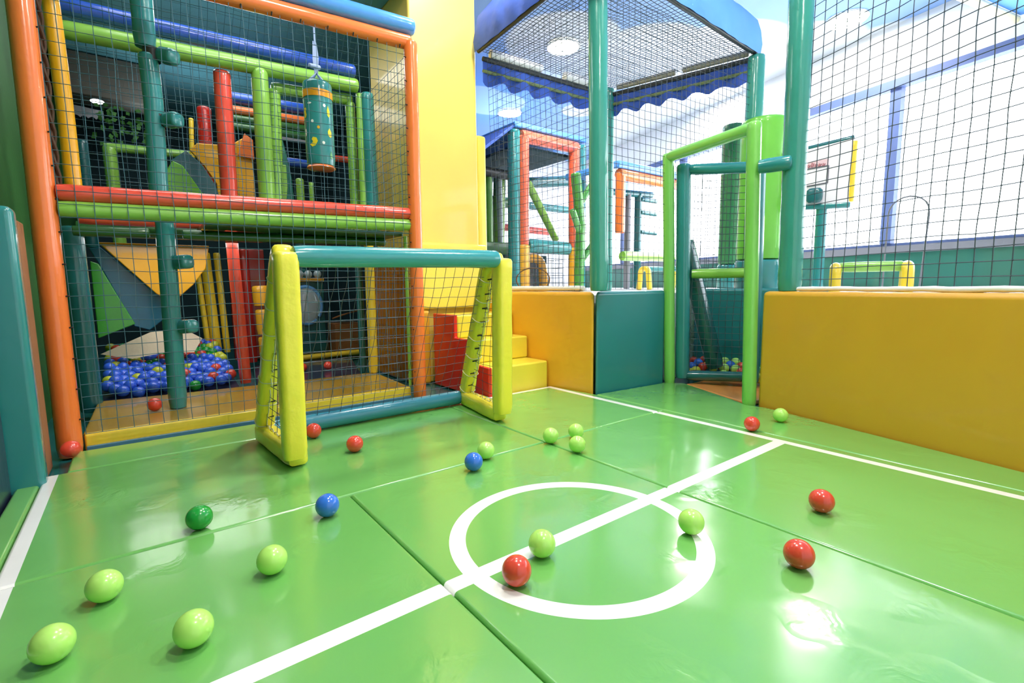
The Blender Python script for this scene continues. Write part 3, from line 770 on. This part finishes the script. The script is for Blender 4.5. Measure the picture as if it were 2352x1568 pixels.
# white foam sleeves lying on the far beams
for a, b, t0, t1, rr in (('left', 'far', .05, .42, .04), ('left', 'far', .6, .95, .045), ('far', 'right', .06, .5, .028), ('far', 'right', .55, .97, .028)):
    A, B = Vector(c3(a, CZ + .03)), Vector(c3(b, CZ + .03))
    obj('foam_sleeve', MB().tube([A.lerp(B, t0), A.lerp(B, t1)], rr), WHITEPAD if a == 'left' else matte('sleeve_taupe', '#9C988C'), cg)
# scalloped valance below the far beams
for a, b in (('left', 'far'), ('far', 'right')):
    A, B = Vector(c3(a, 0)), Vector(c3(b, 0)); mb = MB(); n = 48
    d = (B - A).normalized(); nrm = Vector((-d.y, d.x, 0))
    vs = []
    for k in range(n + 1):
        p = A.lerp(B, k / n); w = nrm * .015 * math.sin(k * .8)
        zb = CZ - .225 - .02 * math.sin(k * .75)
        vs += [(p.x, p.y, CZ - .02), (p.x + w.x, p.y + w.y, CZ - .14), (p.x + w.x * 2, p.y + w.y * 2, zb)]
    fs = []
    for k in range(n):
        fs += [(3 * k, 3 * k + 1, 3 * k + 4, 3 * k + 3), (3 * k + 1, 3 * k + 2, 3 * k + 5, 3 * k + 4)]
    obj('valance', mb.add(vs, fs), DEEPBLUE, cg)
# blue fabric roof edge on the near sides
for a, b, mt in (('eave_left', 'eave', DEEPBLUE), ('eave', 'eave_right', CANOPYBLUE)):
    A, B = Vector(c3(a, CZ)), Vector(c3(b, CZ)); n = 40
    d = (B - A).normalized(); nrm = Vector((-d.y, d.x, 0))
    if nrm.dot(Vector((3.5, 3.1, 0)) - A) < 0: nrm = -nrm
    vs = []; fs = []
    for k in range(n + 1):
        p = A.lerp(B, k / n)
        for j, (h, off) in enumerate(((0, -.035), (.08, -.045), (.2, -.03), (.30, .0), (.42, .10))):
            w = .012 * noise.noise(Vector((k * .35, j * .8, 2)))
            q = p + nrm * (off + w); vs.append((q.x, q.y, p.z + h))
    for k in range(n):
        for j in range(4):
            fs.append((k * 5 + j, k * 5 + j + 1, (k + 1) * 5 + j + 1, (k + 1) * 5 + j))
    obj('canopy_edge', MB().add(vs, fs), mt, cg)
obj('roof_net', MB().net(c3('eave', CZ + .03), c3('right', CZ + .03), c3('far', CZ + .03), c3('left', CZ + .03), .038, r=.0026, amp=.03, seed=31), NETGREY, cg)
obj('side_net', MB().net((2.66, 2.5, .75), (2.66, 3.7, .75), (2.6, 3.7, 2.8), (2.64, 2.5, 2.8), .06, r=.002, seed=32), NETGREY, cg)
obj('front_net', MB().net((2.7, 2.42, .76), (4.5, 2.33, .74), (4.5, 2.33, 2.8), (2.7, 2.44, 2.8), .06, r=.002, seed=33), NETGREY, cg)
obj('back_net', MB().net((2.75, 3.72, .75), (4.08, 3.68, .75), (4.08, 3.68, 2.6), (2.7, 3.72, 2.6), .07, r=.0015, seed=34), NETGREY, cg)

# tall net to the right of the gate
tn = thing('safety_net', 'tall dark safety net on a thick teal post above the orange wall', 'net', (3.1, .8, .74))
obj('post', MB().tube([(3.262, 1.385, .74), (3.235, 1.405, 3.4)], .068, wob=.05), CAGETEAL, tn)
obj('net', MB().net((3.27, 1.33, .75), (2.63, -.9, .75), (2.63, -.9, 3.6), (3.27, 1.33, 3.4), .066, r=.0026, amp=.014, seed=41, knot=.0055), NETGREY, tn)
tag(obj('overhead_tube', MB().tube([(5.4, 1.4, 3.3), (7.0, 1.02, 3.3)], .035), vinyl('pale_yellow', '#E9DFA8'), None, (6.2, 1.2, 3.3)), 'pale yellow overhead tube crossing the upper right corner', 'tube')

# ------------------------------------------------------------------ far hall
hb = thing('basketball_hoop', 'backboard with yellow edge on a teal pole near the window', 'basketball hoop', (4.54, 1.71, .715))
P0 = Vector((4.44, 1.98, 0)); P1 = Vector((4.605, 1.53, 0)); dB = (P1 - P0)
def bb(t, z, d=0):
    n = Vector((-dB.y, dB.x, 0)).normalized()
    q = P0 + dB * t - n * d
    return (q.x, q.y, z)
obj('backboard', MB().add([bb(0, 1.42), bb(1, 1.42), bb(1, 1.92), bb(0, 1.86), bb(0, 1.42, .02), bb(1, 1.42, .02), bb(1, 1.92, .02), bb(0, 1.86, .02)],
    [(0, 1, 2, 3), (7, 6, 5, 4), (0, 4, 5, 1), (1, 5, 6, 2), (2, 6, 7, 3), (3, 7, 4, 0)]), matte('board_white', '#EDE8EE', bump=0), hb)
obj('edge_roll', MB().tube([bb(.0, 1.865), bb(1.0, 1.925)], .022, wob=0), DEEPTEAL, hb)
obj('edge_roll', MB().tube([bb(.0, 1.425), bb(1.0, 1.41)], .026, wob=0), TEAL, hb)
obj('edge_roll', MB().tube([bb(1.0, 1.43), bb(1.0, 1.9)], .025, wob=0), YELLOW, hb)
fl = MB()
for (t0, z0, t1, z1) in ((.22, 1.575, .66, 1.595), (.22, 1.715, .66, 1.73), (.66, 1.595, .66, 1.73), (.22, 1.575, .22, 1.715)):
    fl.cord([bb(t0, z0, .024), bb(t1, z1, .024)], .005, 4)
obj('target_square', fl, matte('line_grey', '#6C6A72', bump=0), hb)
obj('print_strip', MB().add([bb(.22, 1.715, .0225), bb(.66, 1.73, .0225), bb(.66, 1.785, .0225), bb(.22, 1.77, .0225)], [(0, 1, 2, 3)]), PRINTPINK, hb)
lt = MB()
for k in range(7):
    t = .26 + k * .054
    h = (.035, .02, .022, .034, .02, .021, .02)[k]
    lt.cord([bb(t, 1.732 + h, .026), bb(t - .012, 1.732, .026), bb(t + .014, 1.734, .026), bb(t + .024, 1.732 + h * .8, .026)], .0035, 4)
obj('print_lettering', lt, PRINTRED, hb)
pc = bb(.6, 0, -.03)
obj('pole', MB().tube([(pc[0], pc[1], .715), (pc[0], pc[1], 1.45)], .042), TEAL, hb)
obj('bracket', MB().tube([bb(.48, 1.5, .0), bb(.48, 1.5, .07)], .06, sq=4, wob=0), DEEPTEAL, hb)

def bench(name, loc, ang, L_, label, leg, top, H=.21, W=.16):
    t = thing(name, label, 'foam hurdle', loc)
    R = Matrix.Rotation(ang, 3, 'Z'); o = Vector(loc)
    f = lambda x, y, z: o + R @ Vector((x, y, z))
    obj('beam', MB().tube([f(.02, 0, H - .035), f(L_ - .02, 0, H - .035)], .034), top, t)
    for x in (0, L_):
        obj('leg', MB().tube(smooth_path([f(x, -W / 2, .0), f(x, -W / 3, H - .035), f(x, W / 3, H - .035), f(x, W / 2, .0)], .05), .034), leg, t)
    return t
bench('foam_hurdle', (3.79, 1.32, .718), math.radians(-72), .38, 'low yellow hurdle with lime beam on the platform near the window', YELLOW, LIME)
bench('foam_hurdle', (5.1, 3.9, .718), math.radians(-20), .5, 'yellow legged foam hurdle on the platform beyond the cage', YELLOW, TEAL, H=.3, W=.24)

ar = MB()
pa = [(4.58, 1.27, .72), (4.58, 1.265, 1.3)] + [tuple(Vector((4.61, 1.15, 1.3)) + Vector((.012 * -math.cos(k * PI / 10) * 2.3, .115 * math.cos(k * PI / 10), .12 * math.sin(k * PI / 10)))) for k in range(1, 10)] + [(4.64, 1.035, 1.28), (4.65, 1.06, .72)]
tag(obj('hoop_arch', ar.cord(pa, .006, 6), GREY, None, (4.6, 1.15, .72)), 'thin grey wire arch standing in front of the window', 'arch')
def pillar(poly_c, w, z1, label, lower=None, mat=LIME):
    x, y = poly_c
    t = thing('padded_pillar', label, 'pillar', (x, y, .715))
    obj('upper_pad', MB().tube([(x, y, 1.0), (x, y, z1)], w, seg=24, wob=0), mat, t)
    obj('lower_pad', MB().tube([(x, y, .715), (x, y, .995)], w * 1.03, seg=20, wob=0), lower or TEAL, t)
pillar((4.46, 2.17), .19, 2.19, 'lime padded round pillar with teal foot just right of the gate', mat=vinyl('pillar_lime', '#6CC23C', rough=.35))
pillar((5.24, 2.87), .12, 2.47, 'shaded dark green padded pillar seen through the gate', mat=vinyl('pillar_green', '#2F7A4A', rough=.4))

# far play towers
tw = thing('play_tower', 'far play tower with orange doorway and blue roof beyond the cage', 'play tower', (4.9, 5.5, .715))
TY = 5.5
TOWERRED = vinyl('salmon_red_vinyl', '#EA6648')
obj('back_panel', MB().box((4.48, 6.0, .72), (5.33, 6.04, 1.26)), DARK, tw, bevel=.008)
for x, r in ((4.28, .1), (5.57, .1)):
    obj('post', MB().tube([(x, TY, .715), (x + .01, TY, 2.9)], r * .9, wob=.01), TEAL, tw)
obj('doorway', MB().tube([(4.4, TY - .05, 1.36), (4.41, TY - .05, 2.83)], .085), TOWERRED, tw)
obj('doorway', MB().tube([(5.4, TY - .05, 1.36), (5.4, TY - .05, 2.83)], .085), TOWERRED, tw)
obj('header', MB().tube([(4.36, TY - .05, 2.83), (5.45, TY - .05, 2.83)], .085), TOWERRED, tw)
obj('yellow_leg', MB().tube([(4.4, TY - .05, .715), (4.4, TY - .05, 1.36)], .09), AMBER, tw)
obj('yellow_leg', MB().tube([(5.4, TY - .05, .715), (5.4, TY - .05, 1.36)], .09), AMBER, tw)
obj('cross_tube', MB().tube([(4.5, TY, 1.36), (5.32, TY, 1.34)], .1), TEAL, tw)
obj('roof', MB().prism([(4.25, 5.42), (5.62, 5.4), (5.62, 8.0), (4.25, 8.0)], 2.93, 3.0), CANOPYBLUE, tw, bevel=.02)
obj('side_roof', MB().plate([(4.27, 5.45, 2.98), (3.5, 5.45, 2.4), (3.5, 7.9, 2.4), (4.27, 7.9, 2.98)], (0, 0, -.05)), DEEPBLUE, tw, bevel=.01)
obj('ceiling_board', MB().box((4.4, 5.6, 2.72), (5.5, 7.9, 2.76)), DARK, tw, bevel=.01)
obj('back_rail', MB().tube([(3.6, 7.6, 2.35), (6.0, 7.6, 2.35)], .1), DARKGREEN, tw)
obj('lower_net', MB().net((4.5, TY + .1, .76), (5.3, TY + .1, .76), (5.3, TY + .1, 1.26), (4.5, TY + .1, 1.26), .07, r=.005, amp=.01), DARK, tw)
obj('diagonal_tube', MB().tube([(4.85, 5.9, 2.35), (5.45, 5.9, 1.5)], .06), LIME, tw)
obj('branch_post', MB().tube([(4.55, 6.3, .75), (4.85, 6.6, 2.55)], .1), vinyl('branch_green', '#6F9E4A'), tw)
obj('teal_post', MB().tube([(5.15, 6.4, .72), (5.2, 6.4, 2.5)], .09), DEEPTEAL, tw)
obj('teal_rail', MB().tube([(5.2, 6.4, 2.45), (6.2, 6.4, 2.6)], .09), DEEPTEAL, tw)
obj('teal_rail', MB().tube([(5.2, 6.4, 2.1), (6.2, 6.4, 2.1)], .06), TEAL, tw)
obj('red_rail', MB().tube([(5.0, 6.8, 1.78), (6.1, 6.8, 1.75)], .06), RED, tw)
ld_ = tw
for x, m, r in ((3.96, ORANGE, .05), (4.15, vinyl('tube_green', '#4F8A3A'), .09), (4.35, vinyl('tube_green', '#4F8A3A'), .055), (4.55, vinyl('tube_grey', '#7C8E96'), .04)):
    obj('post', MB().tube([(x, 6.2, 1.2), (x, 6.2, 2.45)], r, wob=0), m, ld_)
obj('deck', MB().box((3.3, 6.1, 1.2), (4.7, 6.9, 1.45)), DARKGREEN, ld_, bevel=.02)
obj('back_panel', MB().box((3.2, 7.0, .72), (4.9, 7.05, 2.6)), DARK, ld_, bevel=.01)
obj('roof_rail', MB().tube([(3.3, 6.15, 2.5), (4.8, 6.15, 2.46)], .07), STEEL, ld_)
ft = thing('foam_arch', 'amber foam arch with red base under the far play tower', 'foam shape', (4.9, 5.8, .715))
obj('arch', MB().tube(smooth_path([(4.62, 5.75, .72), (4.66, 5.75, 1.2), (5.0, 5.75, 1.2), (5.05, 5.75, .72)], .2), .07), AMBER, ft)
obj('panel', MB().box((4.65, 5.85, .72), (5.0, 5.9, 1.15)), GREY, ft, bevel=.05)
rg = MB()
tag(obj('wire_loop', rg.cord([tuple(Vector((3.82, 4.55, .86)) + Vector((.2 * math.cos(t) * .78, -.2 * math.cos(t) * .62, .14 * math.sin(t)))) for t in [k * PI / 14 for k in range(29)]], .008, 6), matte('loop_brown', '#6E4A1E'), None, (3.82, 4.55, .72)),
    'brown wire loop leaning above the short amber wall', 'loop')
t2 = thing('play_tower', 'second far tower with orange frame and pale blue top right of the cage post', 'play tower', (6.0, 4.6, .715))
obj('post', MB().tube([(5.45, 4.6, 1.5), (5.45, 4.6, 2.33)], .07), ORANGE, t2)
obj('header', MB().tube([(5.4, 4.6, 2.3), (6.8, 4.6, 2.3)], .075), ORANGE, t2)
obj('roof', MB().prism([(5.35, 4.55), (6.9, 4.5), (6.9, 5.6), (5.35, 5.6)], 2.37, 2.47), SKYBLUE, t2, bevel=.02)
obj('deck', MB().tube([(5.5, 4.6, 1.19), (6.7, 4.6, 1.2)], .07), LIME, t2)
obj('teal_post', MB().tube([(6.35, 5.0, .72), (6.35, 5.0, 2.2)], .06), DEEPTEAL, t2)
obj('teal_post', MB().tube([(6.1, 5.0, .72), (6.1, 5.0, 2.2)], .05), GREY, t2)
obj('teal_rail', MB().tube([(5.7, 5.0, 2.15), (6.7, 5.0, 2.2)], .05), DEEPTEAL, t2)
for z in (1.6, 1.9, 2.1):
    obj('rung', MB().tube([(6.35, 4.95, z), (6.75, 4.95, z)], .035), DEEPTEAL, t2)
tag(obj('canopy_flap', MB().plate([(5.66, 1.32, 3.34), (6.18, 1.19, 3.34), (7.02, 1.0, 3.34), (6.98, .68, 3.34), (6.45, .9, 3.34), (6.0, 1.05, 3.34)], (0, 0, .01)), CANOPYBLUE, None, (6.3, 1.1, 3.34)), 'blue fabric flap hanging at the upper right corner', 'canopy')
tr = thing('climbing_tree', 'green foam tree trunk with stub branches between the two cage posts', 'foam tree', (5.3, 4.9, .715))
tk = MB().tube([(4.95, 4.9, .72), (4.98, 4.9, 1.6), (4.88, 4.9, 2.3)], .07, wob=.1)
for z0, dx in ((1.1, .25), (1.5, -.2), (1.9, .2)):
    tk.tube([(4.97, 4.9, z0), (4.97 + dx, 4.85, z0 + .3)], .045)
obj('trunk', tk, vinyl('tree_green', '#4E9A44'), tr)

# ------------------------------------------------------------------ balls
def ball_mesh(mat):
    me = bpy.data.meshes.new('ball')
    mb = MB().sphere((0, 0, 0), .04, 32, 20)
    me.from_pydata(mb.v, [], mb.f); me.materials.append(mat)
    me.polygons.foreach_set('use_smooth', [True] * len(me.polygons))
    return me
BM = {k: ball_mesh(m) for k, m in BALL.items()}
def ball(c, x, y, z, label, group=None):
    o = bpy.data.objects.new('play_ball', BM[c]); COL.objects.link(o)
    o.location = (x, y, z); o.rotation_euler = (random.random() * 3, random.random() * 3, 0)
    return tag(o, label, 'ball', group)
FG = 'plastic balls scattered on the green mats'
for c, x, y, l in (
    ('red', .754, .974, 'red plastic ball beside the lime ball inside the centre circle'),
    ('lime', .898, 1.036, 'lime plastic ball sitting on the halfway line inside the circle'),
    ('lime', 1.358, .837, 'lime plastic ball resting on the right arc of the white circle'),
    ('red', 1.424, .542, 'large looking red ball right of the circle, nearest red on that side'),
    ('red', 1.844, .64, 'red plastic ball on the mat midway between circle and orange wall'),
    ('red', 2.593, 1.257, 'small red plastic ball touching the white sideline'),
    ('lime', 2.891, 1.24, 'lime plastic ball against the foot of the long orange wall'),
    ('lime', 1.617, 1.795, 'pale lime ball left of the two touching lime balls'),
    ('lime', 1.768, 1.766, 'pale lime ball at the rear of the touching pair'),
    ('lime', 1.624, 1.613, 'pale lime ball at the front of the touching pair'),
    ('lime', 1.236, 1.819, 'pale lime ball half hidden behind the blue ball'),
    ('blue', 1.111, 1.732, 'blue plastic ball in front of a pale lime ball'),
    ('red', .701, 2.662, 'red plastic ball touching the teal ground bar of the goal'),
    ('red', .795, 2.304, 'red plastic ball lying in the goal mouth'),
    ('blue', .479, 1.699, 'blue plastic ball on the mat seam in front of the left goal post'),
    ('green', .114, 1.877, 'single dark green ball on the mat left of the goal'),
    ('lime', .249, 1.445, 'lime ball standing alone below the blue ball at the seam'),
    ('lime', -.12, 1.585, 'lime plastic ball furthest back of the lower left three'),
    ('lime', .047, 1.251, 'lime plastic ball furthest right of the lower left three'),
    ('lime', -.2, 1.387, 'lime plastic ball in the bottom left corner'),
):
    ball(c, x, y, .0405, l, FG)
ball('red', -.30, 3.105, .0405, 'red ball at the foot of the tall orange corner post', FG)
ball('red', .047, 3.676, .096, 'red plastic ball on the yellow ledge behind the net')
ball('red', 1.42, 4.75, .053, 'dull red ball on the navy mat near the teal upright')
ball('deepblue', 1.72, 6.0, .101, 'dark blue ball on the olive mat behind the goal net')
ball('red', 1.2, 4.8, .053, 'dark red ball on the navy mat close to the goal post')
ball('red', 1.46, 5.9, .101, 'dark red ball on the olive mat under the mirror')

rb = random.Random(12)
struct('floor.002', MB().add([(-.24, 4.27, -.04), (.6, 4.27, -.04), (.6, 5.7, -.04), (-.24, 5.7, -.04), (-.24, 4.27, .022), (.6, 4.27, .022), (.6, 5.7, .24), (-.24, 5.7, .24)], [(0, 3, 2, 1), (4, 5, 6, 7), (0, 1, 5, 4), (1, 2, 6, 5), (2, 3, 7, 6), (3, 0, 4, 7)]), NAVY, 'dark sloping ball pit bed under the heaped balls', 'ball pit')
names = {'deepblue': 'blue', 'green': 'dark green', 'olive': 'yellow green', 'red': 'dark red'}
row = 0; y = 4.33
while y < 5.6:
    x = -.2 + (.0405 if row % 2 else 0)
    while x < .6:
        z = .068 + max(0, (y - 4.3)) * .155 + rb.uniform(0, .03)
        if y < 4.4 and x > .2: z += .0
        if not (abs(x - .635) < .08 and y < 4.42) and not (y < 4.36 and x < -.2 + .01):
            q = rb.random()
            if y < 4.95:
                c = 'deepblue' if q < .76 else 'green' if q < .86 else 'olive' if q < .95 else 'red'
            else:
                c = 'green' if q < .35 else 'deepblue' if q < .65 else 'olive' if q < .82 else 'red'
            ball(c, x + rb.uniform(-.002, .002), y, z, '%s plastic ball among those heaped in the ball pit behind the netting' % names[c], names[c] + ' balls heaped in the left ball pit')
        x += .0855
    y += .076; row += 1
rb = random.Random(5)
for r in range(5):
    for k in range(8):
        t = (k + rb.uniform(-.02, .02) + (.5 if r % 2 else 0)) / 8
        px = 3.64 + r * .085 + t * .27 + rb.uniform(-.004, .004); py = 2.3 + r * .045 - t * .64
        if abs(px - 3.76) < .1 and abs(py - 2.16) < .1 or px > 4.15 and py < 2.2 or px < 3.79 and py < 1.93:
            continue
        c = rb.choice(['lime', 'red', 'blue', 'green', 'lime', 'red', 'olive'])
        ball(c, px, py, .046 + r * .013 + rb.uniform(0, .012), '%s plastic ball in the pit behind the gate door' % {'lime': 'lime', 'red': 'red', 'blue': 'blue', 'green': 'dark green', 'olive': 'yellow green'}[c], c + ' balls in the gate pit')

# ------------------------------------------------------------------ lamps
LAMP = emit('downlight_white', '#FFF6E4', 60)
def downlight(x, y, label, e=36, r=.19, z=CEIL_Z):
    t = thing('ceiling_light', label, 'ceiling light', (x, y, z))
    obj('lens', MB().tube([(x, y, z - .03), (x, y, z - .005)], r, seg=24, wob=0), LAMP, t)
    obj('rim', MB().ringcord((x, y, z - .015), (0, 0, 1), r + .012, .014, n=28), WHITE, t)
    l = bpy.data.lights.new('lamp_glow', 'AREA'); l.shape = 'DISK'; l.size = r * 2; l.energy = e; l.color = (1, .96, .9)
    lo = bpy.data.objects.new('lamp_glow', l); COL.objects.link(lo); lo.location = (x, y, z - .045)
for x, y, l in ((4.55, 4.8, 'round ceiling downlight above the canopy cage'), (5.45, 7.1, 'round ceiling downlight above the far play tower'),
                (7.4, 4.58, 'round ceiling downlight near the windows beyond the gate'), (6.75, 2.4, 'round ceiling downlight behind the tall right net'),
                (1.2, 1.6, 'round ceiling downlight over the centre of the court'), (1.0, -.6, 'round ceiling downlight behind the viewpoint'),
                (3.0, .9, 'round ceiling downlight over the orange wall'), (2.3, 2.9, 'round ceiling downlight over the yellow steps')):
    downlight(x, y, l)
def area(loc, rot, sx, sy, e, col=(1, 1, 1)):
    l = bpy.data.lights.new('soft_light', 'AREA'); l.shape = 'RECTANGLE'; l.size = sx; l.size_y = sy; l.energy = e; l.color = col
    o = bpy.data.objects.new('soft_light', l); COL.objects.link(o); o.location = loc; o.rotation_euler = rot
    return o
# daylight through the window wall
wc = W0 + UW * 1.5 + NW * .1
area((wc.x, wc.y, 2.15), (math.radians(90), 0, math.radians(90 - 14)), 6, 1.8, 60, (.95, .98, 1))
# unseen fill lights added to brighten the inside of the maze
for x, y, z, e in ((.6, 3.75, 3.15, 14), (.8, 5.2, 3.1, 16), (.5, 4.45, 1.14, 9), (1.2, 6.6, 3.1, 10)):
    area((x, y, z), (0, 0, 0), 1.3, .7, e)

for x, y, z, e in ((.7, 6.6, 2.62, 5), (.6, 4.9, 2.7, 2.5)):  # upward fill lights added to lift the dark maze ceiling, no fittings
    area((x, y, z), (PI, 0, 0), 1.2, .9, e, (.8, .95, 1))

w = bpy.data.worlds.new('hall_light'); sc.world = w; w.use_nodes = True
bg = w.node_tree.nodes['Background']; bg.inputs[0].default_value = (1, .985, .96, 1); bg.inputs[1].default_value = 1.0

# ------------------------------------------------------------------ camera
cam = bpy.data.cameras.new('camera'); co = bpy.data.objects.new('camera', cam); COL.objects.link(co)
yaw, pitch, roll = .6543370539, .1149056838, -.0112863297
f = Vector((math.sin(yaw) * math.cos(pitch), math.cos(yaw) * math.cos(pitch), -math.sin(pitch)))
r = Vector((math.cos(yaw), -math.sin(yaw), 0)); u = r.cross(f)
r2 = r * math.cos(roll) + u * math.sin(roll); u2 = -r * math.sin(roll) + u * math.cos(roll)
co.matrix_world = Matrix(((r2.x, u2.x, -f.x, 0), (r2.y, u2.y, -f.y, 0), (r2.z, u2.z, -f.z, .8), (0, 0, 0, 1)))
cam.sensor_width = 36; cam.lens = 1123.7012 / 2352 * 36
cam.clip_start = .02; cam.clip_end = 100
sc.camera = co
cy = sc.cycles
cy.use_adaptive_sampling = True; cy.adaptive_threshold = .09; cy.adaptive_min_samples = 12
cy.max_bounces = 5; cy.diffuse_bounces = 3; cy.glossy_bounces = 3; cy.transmission_bounces = 2
cy.caustics_reflective = False; cy.caustics_refractive = False
cy.use_denoising = True
sc.view_settings.view_transform = 'Standard'
sc.view_settings.look = 'None'
sc.view_settings.exposure = .06
